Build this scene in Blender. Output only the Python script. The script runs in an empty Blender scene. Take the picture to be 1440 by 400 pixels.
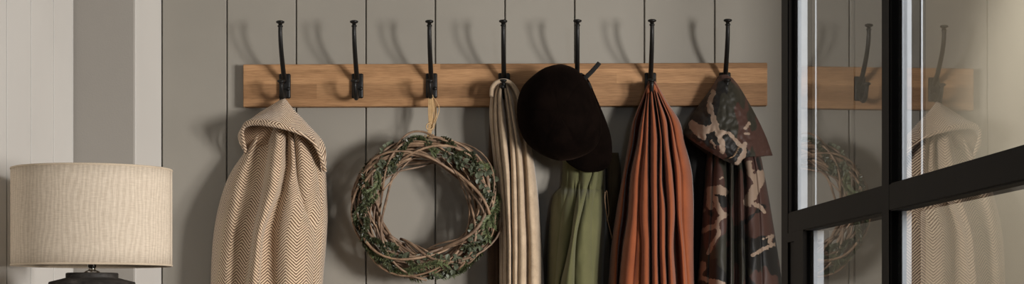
import bpy, bmesh, random
from math import *
from mathutils import Vector, noise, Matrix

S = bpy.context.scene
COL = S.collection
# ------------------------------------------------------------------ camera
F, D, EYE = 2600.0, 4.333, 1.20          # focal length in px, distance to the wall, eye height
HZ = 440.0                                # image row of the horizon
PSI = atan(60 / F)
cam = bpy.data.cameras.new('camera'); cam.sensor_width = 36; cam.lens = F / 1440 * 36
cam.shift_y = (HZ - 200) / 1440
co = bpy.data.objects.new('camera', cam); COL.objects.link(co)
co.location = (0, -D, EYE); co.rotation_euler = (pi / 2, 0, PSI)
S.camera = co
S.view_settings.view_transform = 'Standard'; S.view_settings.look = 'None'
S.view_settings.exposure = -0.2; S.view_settings.gamma = 1.0
S.view_settings.use_curve_mapping = False
# ------------------------------------------------------------------ light
W = bpy.data.worlds.new('world'); S.world = W; W.use_nodes = True
W.node_tree.nodes['Background'].inputs[0].default_value = (0.92, 0.96, 1.0, 1)
W.node_tree.nodes['Background'].inputs[1].default_value = 0.022

def area(name, loc, target, sx, sz, power, col):
    l = bpy.data.lights.new(name, 'AREA'); l.shape = 'RECTANGLE'; l.size = sx; l.size_y = sz
    l.energy = power; l.color = col
    o = bpy.data.objects.new(name, l); COL.objects.link(o); o.location = loc
    o.rotation_euler = (Vector(target) - Vector(loc)).to_track_quat('-Z', 'Y').to_euler()
    return o
for wx, wp in ((2.98, 31), (3.95, 28)):                  # two tall sashes of the same window
    k = area('window_daylight', (wx, -3.75, EYE + .22), (-.38, 0, EYE + .0), .42, .9, wp, (1.0, .965, .925))
    k.data.spread = radians(75)
area('added_rear_light', (1.5, -7.2, EYE + 1.0), (0, 0, EYE + .3), .5, 1.5, 22, (.9, .95, 1.0))  # unseen light added to brighten the door's glazing strips
sp = bpy.data.lights.new('added_wall_spot', 'SPOT'); sp.energy = 60; sp.spot_size = radians(46); sp.spot_blend = 1.0  # unseen spot added to brighten the pale wall behind the glass
sp.shadow_soft_size = .08; sp.color = (1, .96, .88)
so = bpy.data.objects.new('added_wall_spot', sp); COL.objects.link(so); so.location = (.50, -.95, 2.46)
so.rotation_euler = (Vector((1.03, -.38, EYE + .12)) - so.location).to_track_quat('-Z', 'Y').to_euler()
S.cycles.max_bounces = 8; S.cycles.transparent_max_bounces = 12
S.cycles.use_denoising = True

# ------------------------------------------------------------------ helpers
def at(px, py, Y):
    """pixel of the photograph -> point on the plane y = Y"""
    t = tan(atan((px - 720) / F) - PSI)
    x = t * (Y + D)
    d = -x * sin(PSI) + (Y + D) * cos(PSI)
    return Vector((x, Y, EYE + (HZ - py) / F * d))

def link(name, me, mat=None, parent=None, loc=None):
    o = bpy.data.objects.new(name, me); COL.objects.link(o)
    if mat:
        me.materials.clear(); me.materials.append(mat)
    if parent:
        o.parent = parent
    if loc: o.location = loc
    return o

def mesh(name, bm, mat, parent=None, smooth=True):
    bmesh.ops.recalc_face_normals(bm, faces=bm.faces)
    me = bpy.data.meshes.new(name); bm.to_mesh(me); bm.free()
    if smooth:
        for p in me.polygons: p.use_smooth = True
    return link(name, me, mat, parent)

def thing(name, label, cat, loc, group=None):
    o = bpy.data.objects.new(name, None); COL.objects.link(o); o.location = loc
    o.empty_display_size = .05
    tag(o, label, cat, group); return o

def tag(o, label, cat, group=None):
    o['label'] = label; o['category'] = cat
    if group: o['group'] = group
    return o

def settle(root):
    """children were built in world coordinates; make them local to the thing's base"""
    bpy.context.view_layer.update()
    inv = Matrix.Translation(-root.location)
    def rec(o, first):
        for c in o.children:
            if first: c.data.transform(inv)
            else: c.data.transform(inv)
            rec(c, False)
    rec(root, True)

def struct(o):
    o['kind'] = 'structure'; return o

def box(bm, a, b, bev=0, rot=None, piv=None):
    v = [Vector((x, y, z)) for x in (a[0], b[0]) for y in (a[1], b[1]) for z in (a[2], b[2])]
    if rot is not None: v = [rot @ (p - piv) + piv for p in v]
    vs = [bm.verts.new(p) for p in v]
    fs = [bm.faces.new([vs[i] for i in q]) for q in ((0,1,3,2),(4,6,7,5),(0,4,5,1),(2,3,7,6),(0,2,6,4),(1,5,7,3))]
    if bev:
        es = list({e for f in fs for e in f.edges})
        bmesh.ops.bevel(bm, geom=es, offset=bev, segments=3, affect='EDGES', profile=.5)
    return vs

def tube(bm, pts, rad, seg=8, cap=True, flat=1.0, up=None):
    pts = [Vector(p) for p in pts]; n = len(pts)
    if not hasattr(rad, '__len__'): rad = [rad] * n
    rings = []; prev = None
    for i, p in enumerate(pts):
        d = (pts[min(i + 1, n - 1)] - pts[max(i - 1, 0)]).normalized()
        if prev is None:
            u = Vector(up) if up is not None else (Vector((0, 0, 1)) if abs(d.z) < .9 else Vector((1, 0, 0)))
        else: u = prev
        u = (u - d * u.dot(d)).normalized(); prev = u
        w = d.cross(u)
        rings.append([bm.verts.new(p + u * (cos(a) * rad[i]) + w * (sin(a) * rad[i] * flat)) for a in [2 * pi * k / seg for k in range(seg)]])
    for a, b in zip(rings, rings[1:]):
        for k in range(seg):
            bm.faces.new((a[k], a[(k + 1) % seg], b[(k + 1) % seg], b[k]))
    if cap:
        bm.faces.new(rings[0][::-1]); bm.faces.new(rings[-1])

def lathe(bm, prof, seg=48, c=(0, 0, 0), axis=None, cap=True):
    c = Vector(c); q = Vector((0, 0, 1)).rotation_difference(Vector(axis)) if axis else None
    rings = []
    for r, z in prof:
        ring = []
        for k in range(seg):
            a = 2 * pi * k / seg
            p = Vector((r * cos(a), r * sin(a), z))
            if q: p = q @ p
            ring.append(bm.verts.new(c + p))
        rings.append(ring)
    for a, b in zip(rings, rings[1:]):
        for k in range(seg):
            bm.faces.new((a[k], a[(k + 1) % seg], b[(k + 1) % seg], b[k]))
    if cap:
        bm.faces.new(rings[0][::-1]); bm.faces.new(rings[-1])

def cr(P, t):
    """Catmull-Rom through the list P (Vectors or floats), t in 0..1"""
    n = len(P) - 1
    if n == 0: return P[0]
    s = min(max(t, 0), 1) * n; i = min(int(s), n - 1); f = s - i
    p1, p2 = P[i], P[i + 1]
    p0 = P[i - 1] if i > 0 else p1 * 2 - p2
    p3 = P[i + 2] if i + 2 <= n else p2 * 2 - p1
    return (p1 * 2 + (p2 - p0) * f + (p0 * 2 - p1 * 5 + p2 * 4 - p3) * (f * f) + (p1 * 3 - p0 - p2 * 3 + p3) * (f ** 3)) * .5

def smooth_path(P, n):
    P = [Vector(p) for p in P]
    return [cr(P, i / (n - 1)) for i in range(n)]

def ip(tab, y):
    """piecewise-linear with smooth (monotone cubic) table [(y, v), ...]"""
    if y <= tab[0][0]: return tab[0][1]
    for k in range(len(tab) - 1):
        y0, v0 = tab[k]; y1, v1 = tab[k + 1]
        if y <= y1:
            h = y1 - y0; d = (v1 - v0) / h
            def sl(j):
                if j <= 0 or j >= len(tab) - 1:
                    j = min(max(j, 0), len(tab) - 1)
                    a, b = (tab[j], tab[j + 1]) if j == 0 else (tab[j - 1], tab[j])
                    return (b[1] - a[1]) / (b[0] - a[0])
                a = (tab[j][1] - tab[j-1][1]) / (tab[j][0] - tab[j-1][0]); b = (tab[j+1][1] - tab[j][1]) / (tab[j+1][0] - tab[j][0])
                return 0 if a * b <= 0 else 2 * a * b / (a + b)
            m0, m1 = sl(k), sl(k + 1); t = (y - y0) / h
            return (2*t**3 - 3*t*t + 1) * v0 + (t**3 - 2*t*t + t) * h * m0 + (-2*t**3 + 3*t*t) * v1 + (t**3 - t*t) * h * m1
    a, b = tab[-2], tab[-1]
    return b[1] + (b[1] - a[1]) / (b[0] - a[0]) * (y - b[0]) * .5

# ------------------------------------------------------------------ materials
class NT:
    def __init__(s, name):
        s.m = bpy.data.materials.new(name); s.m.use_nodes = True; s.t = s.m.node_tree
        s.b = s.t.nodes['Principled BSDF']; s.out = s.t.nodes['Material Output']
    def n(s, typ, **kw):
        o = s.t.nodes.new(typ)
        for k, v in kw.items():
            if k.startswith('i_'):
                key = k[2:].replace('_', ' ')
                o.inputs[key].default_value = v
            else: setattr(o, k, v)
        return o
    def l(s, a, b): s.t.links.new(a, b)
    def val(s, x, sock):
        if isinstance(x, (int, float)): sock.default_value = x
        else: s.l(x, sock)
    def math(s, op, a, b=0.0, c=0.0, clamp=False):
        o = s.t.nodes.new('ShaderNodeMath'); o.operation = op; o.use_clamp = clamp
        s.val(a, o.inputs[0]); s.val(b, o.inputs[1])
        if op in ('MULTIPLY_ADD', 'SMOOTH_MIN', 'COMPARE'): s.val(c, o.inputs[2])
        return o.outputs[0]
    def ramp(s, fac, stops, interp='LINEAR'):
        o = s.t.nodes.new('ShaderNodeValToRGB'); o.color_ramp.interpolation = interp
        e = o.color_ramp.elements
        e[0].position, e[0].color = stops[0][0], (*stops[0][1], 1)
        e[1].position, e[1].color = stops[1][0], (*stops[1][1], 1)
        for p, c in stops[2:]:
            k = e.new(p); k.color = (*c, 1)
        s.l(fac, o.inputs[0]); return o.outputs[0]
    def coord(s, kind='Object', scale=(1, 1, 1), rot=(0, 0, 0)):
        tc = s.n('ShaderNodeTexCoord'); mp = s.n('ShaderNodeMapping')
        mp.inputs['Scale'].default_value = scale; mp.inputs['Rotation'].default_value = rot
        s.l(tc.outputs[kind], mp.inputs[0]); return mp.outputs[0]
    def noise(s, vec, scale, detail=3, rough=.5, dist=0):
        o = s.n('ShaderNodeTexNoise'); s.l(vec, o.inputs['Vector'])
        o.inputs['Scale'].default_value = scale; o.inputs['Detail'].default_value = detail
        o.inputs['Roughness'].default_value = rough; o.inputs['Distortion'].default_value = dist
        return o.outputs['Fac']
    def mix(s, f, a, b, mode='MIX'):
        o = s.n('ShaderNodeMix', data_type='RGBA', blend_type=mode)
        s.val(f, o.inputs[0])
        for x, k in ((a, 6), (b, 7)):
            if isinstance(x, tuple): o.inputs[k].default_value = (*x, 1)
            else: s.l(x, o.inputs[k])
        return o.outputs[2]
    def bump(s, h, strength=.3, dist=.001):
        o = s.n('ShaderNodeBump'); o.inputs['Strength'].default_value = strength
        o.inputs['Distance'].default_value = dist; s.l(h, o.inputs['Height'])
        s.l(o.outputs[0], s.b.inputs['Normal'])
    def base(s, c):
        if isinstance(c, tuple): s.b.inputs['Base Color'].default_value = (*c, 1)
        else: s.l(c, s.b.inputs['Base Color'])
    def rough(s, r): s.val(r, s.b.inputs['Roughness'])

def paint(name, c, rough=.6, var=.06, bump=.15):
    t = NT(name); v = t.coord()
    n1 = t.noise(v, 3.0, 3); c2 = tuple(x * (1 - var) for x in c); c3 = tuple(min(1, x * (1 + var)) for x in c)
    t.base(t.ramp(n1, [(.3, c2), (.7, c3)])); t.rough(rough)
    t.bump(t.noise(v, 260, 2), bump, .0006); return t.m

def plain(name, c, rough=.5, metal=0.0, var=0.15, bscale=120, bump=.15):
    t = NT(name); v = t.coord()
    n1 = t.noise(v, bscale, 3)
    t.base(t.ramp(n1, [(.3, tuple(x * (1 - var) for x in c)), (.7, tuple(min(1, x * (1 + var)) for x in c))]))
    t.rough(rough); t.b.inputs['Metallic'].default_value = metal
    t.bump(n1, bump, .001); return t.m

def cloth(name, c, c2=None, rough=.9, sheen=.3, fine=900, bump=.3, mottle=14, mot=(.3, .7)):
    t = NT(name); v = t.coord()
    c2 = c2 or tuple(x * .75 for x in c)
    n1 = t.noise(v, mottle, 4, .6); n2 = t.noise(v, fine, 2, .7)
    col = t.ramp(n1, [(mot[0], c2), (mot[1], c)])
    col = t.mix(.35, col, t.ramp(n2, [(.3, tuple(x * .55 for x in c)), (.7, tuple(min(1, x * 1.35) for x in c))]))
    t.base(col); t.rough(rough)
    t.b.inputs['Sheen Weight'].default_value = sheen; t.b.inputs['Sheen Roughness'].default_value = .5
    t.b.inputs['Specular IOR Level'].default_value = .2
    t.bump(n2, bump, .0008); return t.m

def wood(name, dark, mid, light, staves=None, rough=.5):
    t = NT(name)
    v = t.coord('Object', (1.0, 1.0, 1.0))
    sx = t.n('ShaderNodeSeparateXYZ'); t.l(v, sx.inputs[0])
    z = sx.outputs[2]
    if staves:                                    # glued staves: shift the grain per stave
        st = t.math('FLOOR', t.math('MULTIPLY', z, 1 / staves))
        seg = t.math('FLOOR', t.math('MULTIPLY_ADD', sx.outputs[0], .9, t.math('MULTIPLY', st, .37)))
        idx = t.math('MULTIPLY_ADD', st, 3.7, t.math('MULTIPLY', seg, 7.3))
    cb = t.n('ShaderNodeCombineXYZ')
    t.l(t.math('MULTIPLY', sx.outputs[0], 2.2), cb.inputs[0])
    t.l(t.math('MULTIPLY', sx.outputs[1], 30.0), cb.inputs[1])
    zz = t.math('MULTIPLY', z, 34.0)
    if staves: zz = t.math('ADD', zz, t.math('MULTIPLY', idx, 1.0))
    t.l(zz, cb.inputs[2])
    n1 = t.noise(cb.outputs[0], 1.0, 5, .62, .6)
    cb2 = t.n('ShaderNodeCombineXYZ')
    t.l(t.math('MULTIPLY', sx.outputs[0], 26.0), cb2.inputs[0])
    t.l(t.math('MULTIPLY', z, 520.0), cb2.inputs[2]); t.l(t.math('MULTIPLY', sx.outputs[1], 500.0), cb2.inputs[1])
    n2 = t.noise(cb2.outputs[0], 1.0, 3, .6)
    col = t.ramp(n1, [(.36, dark), (.5, mid), (.64, light)])
    col = t.mix(.55, col, t.ramp(n2, [(.3, tuple(x * .62 for x in mid)), (.62, light)]), 'MIX')
    if staves:
        wn = t.n('ShaderNodeTexWhiteNoise', noise_dimensions='1D'); t.l(idx, wn.inputs['W'])
        col = t.mix(1.0, col, t.ramp(wn.outputs['Value'], [(0, (.62, .58, .54)), (1, (1.15, 1.13, 1.1))]), 'MULTIPLY')
    t.base(col); t.rough(rough); t.b.inputs['Specular IOR Level'].default_value = .3
    t.bump(n2, .25, .0008); return t.m

M = {}
M['wall'] = paint('greige_paint', (.262, .242, .208), .5)
M['cream'] = paint('cream_paint', (.62, .595, .56), .45, .03)
M['pier'] = paint('stone_paint', (.275, .254, .226), .7, .04, .5)
M['cream_wall'] = paint('passage_paint', (.72, .66, .54), .6, .05)
M['floor'] = wood('floor_oak', (.14, .09, .05), (.22, .15, .09), (.3, .21, .13))
M['ceil'] = paint('ceiling_paint', (.7, .68, .64), .8)
M['oak'] = wood('oiled_oak', (.22, .115, .052), (.37, .20, .095), (.50, .295, .15), staves=.034, rough=.55)
M['iron'] = plain('black_cast_iron', (.006, .0055, .005), .42, 0, .3, 300, .25)
M['iron'].node_tree.nodes['Principled BSDF'].inputs['Specular IOR Level'].default_value = .28
M['steel'] = plain('door_frame_black_paint', (.0125, .0100, .0082), .6, 0, .1, 60, .05)
M['steel'].node_tree.nodes['Principled BSDF'].inputs['Specular IOR Level'].default_value = .12
M['spacer'] = plain('brushed_aluminium', (.93, .94, .97), .38, .85, .03, 200, .1)
M['chrome'] = plain('chrome', (.75, .72, .68), .12, 1, .02)
M['gap_shade'] = plain('gap_shade_black', (.004, .0035, .003), .95, 0, .3)  # near-black colour for the deep shadow beside the camouflage jacket
M['zip'] = plain('dull_zip_teeth', (.05, .042, .036), .45, .5)
M['twine'] = cloth('raffia', (.55, .37, .19), (.38, .24, .11), .8, .1, 500, .3, 60)
M['velvet'] = NT('black_velvet').m
def velvet():
    t = NT('hat_velvet'); v = t.coord()
    n = t.noise(v, 22, 4, .6)
    t.base(t.ramp(n, [(.3, (.0022, .0014, .0011)), (.7, (.0055, .0032, .0024))])); t.rough(.95)
    t.b.inputs['Sheen Weight'].default_value = .035; t.b.inputs['Sheen Roughness'].default_value = .35
    t.b.inputs['Sheen Tint'].default_value = (.5, .3, .22, 1); t.b.inputs['Specular IOR Level'].default_value = .02
    t.bump(t.noise(v, 500, 2), .3, .001); return t.m
M['velvet'] = velvet()
M['strap'] = plain('black_leather', (.004, .0035, .003), .95, 0, .2, 200, .3)

def herringbone(name, light, dark, w=.0235, period=.0072, k=.95):
    """zigzag twill woven from the garment's own cloth coordinates (metres)"""
    t = NT(name); uv = t.n('ShaderNodeUVMap', uv_map='cloth'); sx = t.n('ShaderNodeSeparateXYZ')
    t.l(uv.outputs[0], sx.inputs[0])
    wob = t.noise(uv.outputs[0], 260, 2, .6)
    u = t.math('ADD', sx.outputs[0], t.math('MULTIPLY', t.math('SUBTRACT', wob, .5), .0016))
    tri = t.math('PINGPONG', u, w)
    s = t.math('ADD', sx.outputs[1], t.math('MULTIPLY', tri, k))
    s = t.math('ADD', s, t.math('MULTIPLY', t.math('SUBTRACT', t.noise(uv.outputs[0], 420, 2), .5), .0016))
    ph = t.math('MULTIPLY', s, 2 * pi / period)
    sn = t.math('MULTIPLY_ADD', t.math('SINE', ph), .5, .5)
    fz = t.noise(uv.outputs[0], 1400, 2, .7)
    sn = t.math('ADD', sn, t.math('MULTIPLY', t.math('SUBTRACT', fz, .5), .35), clamp=True)
    col = t.ramp(sn, [(.26, dark), (.60, light)])
    mt = t.noise(t.coord(), 9, 3)
    col = t.mix(1, col, t.ramp(mt, [(.3, (.9, .88, .86)), (.7, (1.05, 1.04, 1.02))]), 'MULTIPLY')
    t.base(col); t.rough(.92); t.b.inputs['Sheen Weight'].default_value = .35
    t.b.inputs['Specular IOR Level'].default_value = .15
    t.bump(sn, .5, .0012); return t.m
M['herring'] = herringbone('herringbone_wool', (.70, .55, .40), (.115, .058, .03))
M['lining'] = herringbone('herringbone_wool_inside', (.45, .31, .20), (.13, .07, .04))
M['scarf'] = cloth('oatmeal_wool', (.50, .38, .26), (.30, .215, .14), .95, .35, 700, .8, 40)
M['rust'] = cloth('rust_cotton', (.235, .062, .020), (.16, .040, .013), .85, .25, 900, .3, 18)
M['green'] = cloth('moss_green_cotton', (.108, .104, .045), (.074, .074, .032), .85, .15, 900, .3, 14)
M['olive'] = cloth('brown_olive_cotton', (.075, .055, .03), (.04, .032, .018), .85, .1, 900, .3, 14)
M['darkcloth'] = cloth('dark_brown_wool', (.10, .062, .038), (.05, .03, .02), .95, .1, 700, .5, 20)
M['cord'] = plain('tan_cord', (.30, .19, .11), .8)

def camo():
    t = NT('camouflage_nylon'); v = t.coord()
    a = t.n('ShaderNodeAttribute', attribute_name='patch')
    pv = t.coord('Object', (1, .5, .62), (0, .35, 0))
    n1 = t.noise(pv, 13, 2, .5, .4); n2 = t.noise(t.coord('Object', (1, .5, .7), (.7, -.4, .3)), 15, 2, .5, .5)
    col = t.ramp(n1, [(0, (.055, .024, .018)), (.50, (.022, .020, .013))], 'CONSTANT')
    blk = t.math('GREATER_THAN', n2, .585)
    col = t.mix(blk, col, (.006, .005, .0045))
    d = t.math('ADD', a.outputs['Fac'], t.math('MULTIPLY', t.math('SUBTRACT', t.noise(v, 62, 3, .6), .5), 9.0))
    col = t.mix(t.math('LESS_THAN', d, 0), col, (.27, .195, .145))
    t.base(col); t.rough(.55); t.b.inputs['Sheen Weight'].default_value = .08
    t.b.inputs['Specular IOR Level'].default_value = .35
    t.bump(t.noise(v, 800, 2), .2, .0006); return t.m
M['camo'] = camo()

def linen():
    t = NT('linen_shade'); uv = t.n('ShaderNodeUVMap', uv_map='cloth')
    mp = t.n('ShaderNodeMapping'); mp.inputs['Scale'].default_value = (60, 700, 1); t.l(uv.outputs[0], mp.inputs[0])
    mp2 = t.n('ShaderNodeMapping'); mp2.inputs['Scale'].default_value = (700, 50, 1); t.l(uv.outputs[0], mp2.inputs[0])
    h = t.noise(mp.outputs[0], 1, 3, .6); vv = t.noise(mp2.outputs[0], 1, 3, .6)
    wv = t.n('ShaderNodeTexWave', wave_type='BANDS', bands_direction='X'); mp3 = t.n('ShaderNodeMapping')
    mp3.inputs['Rotation'].default_value = (0, 0, .22); mp3.inputs['Scale'].default_value = (1, .3, 1)
    t.l(uv.outputs[0], mp3.inputs[0]); t.l(mp3.outputs[0], wv.inputs[0])
    wv.inputs['Scale'].default_value = 34; wv.inputs['Distortion'].default_value = 9; wv.inputs['Detail'].default_value = 2
    wv.inputs['Detail Scale'].default_value = .8
    s = t.math('ADD', h, vv); c = t.ramp(t.math('MULTIPLY', s, .5), [(.36, (.53, .435, .335)), (.62, (.74, .635, .51))])
    c = t.mix(.22, c, t.ramp(wv.outputs['Fac'], [(.2, (.46, .37, .275)), (.8, (.79, .685, .56))]))
    t.base(c); t.rough(.95); t.b.inputs['Specular IOR Level'].default_value = .1
    t.bump(s, .35, .0008); return t.m
M['linen'] = linen()
M['trim'] = cloth('shade_tape', (.66, .54, .4), None, .9, .1)
M['shade_in'] = plain('shade_lining', (.30, .24, .17), .8)

def vase():
    t = NT('distressed_black_ceramic'); v = t.coord('Object', (1, 1, 2.2))
    n1 = t.noise(v, 26, 6, .72, .4); n2 = t.noise(t.coord(), 180, 3)
    t.base(t.ramp(n1, [(.35, (.014, .012, .010)), (.55, (.045, .038, .032)), (.72, (.16, .14, .12))]))
    t.rough(.65); t.bump(t.math('ADD', n1, t.math('MULTIPLY', n2, .3)), .6, .004); return t.m
M['vase'] = vase()

def vine_mat():
    t = NT('willow_vine'); v = t.coord()
    n1 = t.noise(v, 45, 4, .6); oi = t.n('ShaderNodeObjectInfo')
    c = t.ramp(n1, [(.25, (.10, .062, .040)), (.5, (.235, .155, .10)), (.75, (.40, .285, .19))])
    c = t.mix(1, c, t.ramp(oi.outputs['Random'], [(0, (.62, .6, .6)), (1, (1.15, 1.08, 1.0))]), 'MULTIPLY')
    t.base(c); t.rough(.6); t.bump(t.noise(v, 300, 3), .4, .001); return t.m
M['vine'] = vine_mat()
def leaf_mat(name, a, b, r=.5):
    t = NT(name); n = t.noise(t.coord(), 70, 3); t.base(t.ramp(n, [(.3, a), (.7, b)])); t.rough(r); return t.m
M['euca'] = leaf_mat('eucalyptus_leaf', (.045, .054, .032), (.115, .13, .082))
M['rosem'] = leaf_mat('rosemary_leaf', (.045, .06, .022), (.16, .19, .085))
M['box'] = leaf_mat('dark_green_leaf', (.02, .024, .010), (.055, .062, .026), .4)

def glass():
    t = NT('window_glass'); t.t.nodes.remove(t.b)
    g = t.n('ShaderNodeNewGeometry')
    ior = t.math('ADD', 1.52, t.math('MULTIPLY', g.outputs['Backfacing'], 1 / 1.52 - 1.52))
    fr = t.n('ShaderNodeFresnel'); t.l(ior, fr.inputs[0])
    R = fr.outputs[0]
    R2 = t.math('DIVIDE', t.math('MULTIPLY', R, 2.0), t.math('ADD', R, 1.0), clamp=True)   # both faces of the pane
    tr = t.n('ShaderNodeBsdfTransparent'); tr.inputs[0].default_value = (.97, .98, .97, 1)
    gl = t.n('ShaderNodeBsdfGlossy'); gl.inputs['Roughness'].default_value = 0.0
    mx = t.n('ShaderNodeMixShader'); t.l(R2, mx.inputs[0]); t.l(tr.outputs[0], mx.inputs[1]); t.l(gl.outputs[0], mx.inputs[2])
    df = t.n('ShaderNodeBsdfDiffuse'); df.inputs[0].default_value = (.8, .78, .72, 1)          # a film of dust
    m2 = t.n('ShaderNodeMixShader'); m2.inputs[0].default_value = .02
    t.l(mx.outputs[0], m2.inputs[1]); t.l(df.outputs[0], m2.inputs[2])
    t.l(m2.outputs[0], t.out.inputs[0]); return t.m
M['glass'] = glass()

# ------------------------------------------------------------------ the room
ZT = 2.55
XL = -.9273                                     # where the panelled wall meets the pier
Y1, X1 = -.2657, -1.0649                        # pier front, panelled left wall
XR = .865

def profile_wall(name, pts, mat, z0=0, z1=ZT):
    """vertical wall from a plan polyline"""
    bm = bmesh.new()
    lo = [bm.verts.new((x, y, z0)) for x, y in pts]; hi = [bm.verts.new((x, y, z1)) for x, y in pts]
    for i in range(len(pts) - 1): bm.faces.new((lo[i], lo[i + 1], hi[i + 1], hi[i]))
    me = bpy.data.meshes.new(name); bm.to_mesh(me); bm.free()
    return struct(link(name, me, mat))

def boards(a, b, cuts, gw=.0032, gd=.007, bev=.0012):
    """plan polyline along a->b with grooves at the distances in cuts; groove goes to the left side normal"""
    a = Vector(a); b = Vector(b); d = (b - a).normalized(); nrm = Vector((-d.y, d.x)); out = [a]
    for c in cuts:
        for s, q in ((-gw / 2 - bev, 0), (-gw / 2, bev), (-gw / 2, gd), (gw / 2, gd), (gw / 2, bev), (gw / 2 + bev, 0)):
            out.append(a + d * (c + s) + nrm * q)
    out.append(b); return [tuple(p) for p in out]

gx = [at(p, 100, 0).x for p in (319, 416.5, 514.5, 612, 710, 808, 906, 1005, 1103)]
while gx[-1] + .163 < XR - .01: gx.append(gx[-1] + .163)
cuts = [.0025] + [x - XL for x in gx]
profile_wall('wall_back', boards((XL, 0), (XR, 0), cuts), M['wall'])
profile_wall('wall_corner', [(XL, .01), (XL, Y1 + .004), (XL - .004, Y1), (X1, Y1)], M['pier'])
bm = bmesh.new(); box(bm, (XL - .003, Y1 + .003, 0), (XL + .0015, .0, ZT))
struct(mesh('trim_1', bm, M['cream'], smooth=False))          # the pale painted side of the pier
lc = [.0045] + [Y1 - y for y in (-.4254, -.5963, -.7622, -.928, -1.094, -1.26, -1.426, -1.592)]
pw = boards((X1, -3.2), (X1, Y1), sorted([(-Y1 + -(-3.2)) * 0 + (3.2 + Y1) - c for c in lc]), .0065, .022, .0004)
profile_wall('wall_left', pw, M['cream'])
RX, RY = 1.03, -.80  # near end shaped to block window light from the right-hand boards
profile_wall('wall_right', [(XR, 0), (RX, RY), (RX + .10, RY), (XR + .12, .1)], M['cream_wall'])
bm = bmesh.new(); box(bm, (-2.2, -4.0, -.05), (3.0, .2, 0)); struct(mesh('floor', bm, M['floor'], smooth=False))
bm = bmesh.new(); box(bm, (-2.2, -2.0, ZT), (3.0, .2, ZT + .05)); struct(mesh('ceiling', bm, M['ceil'], smooth=False))
bm = bmesh.new(); box(bm, (XL + .001, -.018, 0), (XR, -.0005, .14), .003); struct(mesh('baseboard_back', bm, M['wall'], smooth=False))

# ------------------------------------------------------------------ oak rail
a = at(342, 90, -.024); b = at(1079, 87, -.024)
z1 = EYE + (HZ - 89.5) / 2600 * 4.309; z0 = EYE + (HZ - 149.6) / 2600 * 4.309
root_rail = None
bm = bmesh.new(); box(bm, (a.x, -.026, z0), (b.x, -.0004, z1), .0022)
rail = mesh('coat_rail', bm, M['oak'], smooth=False)
tag(rail, 'long oiled oak board mounted on the panelled wall carrying seven black hooks', 'coat rail')
RAILY = -.026

# ------------------------------------------------------------------ hooks
def hook(x):
    loc = Vector((x, RAILY, EYE + .529))
    root = thing('coat_hook', '', 'hook', loc, 'black iron hooks along the oak rail')
    bm = bmesh.new(); box(bm, (-.0135, -.009, -.029), (.0135, 0.001, .029), .0035)
    o = mesh('backplate', bm, M['iron'], root)
    for zz in (.018, -.004):
        bm = bmesh.new(); lathe(bm, [(.0001, .0030), (.003, .0026), (.0046, .0006), (.0046, 0)], 14, (.0085 if zz < 0 else -.0, -.009, zz - .003), (0, -1, 0))
        mesh('screw_head', bm, M['iron'], o)
    up = smooth_path([(0, -.005, .010), (0, -.024, .026), (0, -.046, .052), (0, -.066, .082), (0, -.0765, .110), (0, -.0775, .1335)], 26)
    bm = bmesh.new(); tube(bm, up, [.0060 - .0014 * i / 25 for i in range(26)], 12)
    mesh('upper_arm', bm, M['iron'], root)
    bm = bmesh.new()
    lathe(bm, [(.0040, -.006), (.0062, -.0045), (.0062, -.002), (.0040, -.0005), (.0040, .002), (.0088, .0042), (.0098, .0062), (.0092, .0082), (.0052, .0098), (.0001, .0104)], 20, (0, -.0775, .132), (0, -.06, 1))
    mesh('upper_knob', bm, M['iron'], root)
    lw = smooth_path([(0, -.006, -.010), (0, -.018, -.026), (0, -.036, -.032), (0, -.052, -.024), (0, -.060, -.010), (0, -.062, .000)], 22)
    bm = bmesh.new(); tube(bm, lw, [.0058 - .0012 * i / 21 for i in range(22)], 12)
    mesh('lower_prong', bm, M['iron'], root)
    bm = bmesh.new()
    lathe(bm, [(.0040, -.004), (.0058, -.0025), (.0058, -.001), (.0040, 0), (.0086, .0030), (.0094, .0052), (.0086, .0068), (.0048, .0080), (.0001, .0084)], 20, (0, -.062, .000), (0, -.25, 1))
    mesh('lower_knob', bm, M['iron'], root)
    return root
HPX = [401, 503, 607, 709, 811.5, 914.5, 1019]
HLAB = ['black iron hook carrying the herringbone coat', 'black iron hook with nothing hanging on it',
        'black iron hook from which the twig wreath hangs', 'black iron hook holding the oatmeal scarf',
        'black iron hook above the black velvet cap', 'black iron hook holding the rust-coloured garment',
        'black iron hook holding the camouflage jacket']
def copy_tree(o, parent=None):
    c = o.copy(); COL.objects.link(c)
    if parent: c.parent = parent
    for ch in list(o.children): copy_tree(ch, c)
    return c
h0 = hook(at(HPX[0], 120, RAILY).x); hooks = [h0]
for px in HPX[1:]:
    c = copy_tree(h0); c.location.x = at(px, 120, RAILY).x; hooks.append(c)
for h, lb in zip(hooks, HLAB): h['label'] = lb
HY = RAILY - .040                                # y of a lower prong's hollow
HZ0 = EYE + .529 - .030

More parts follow.
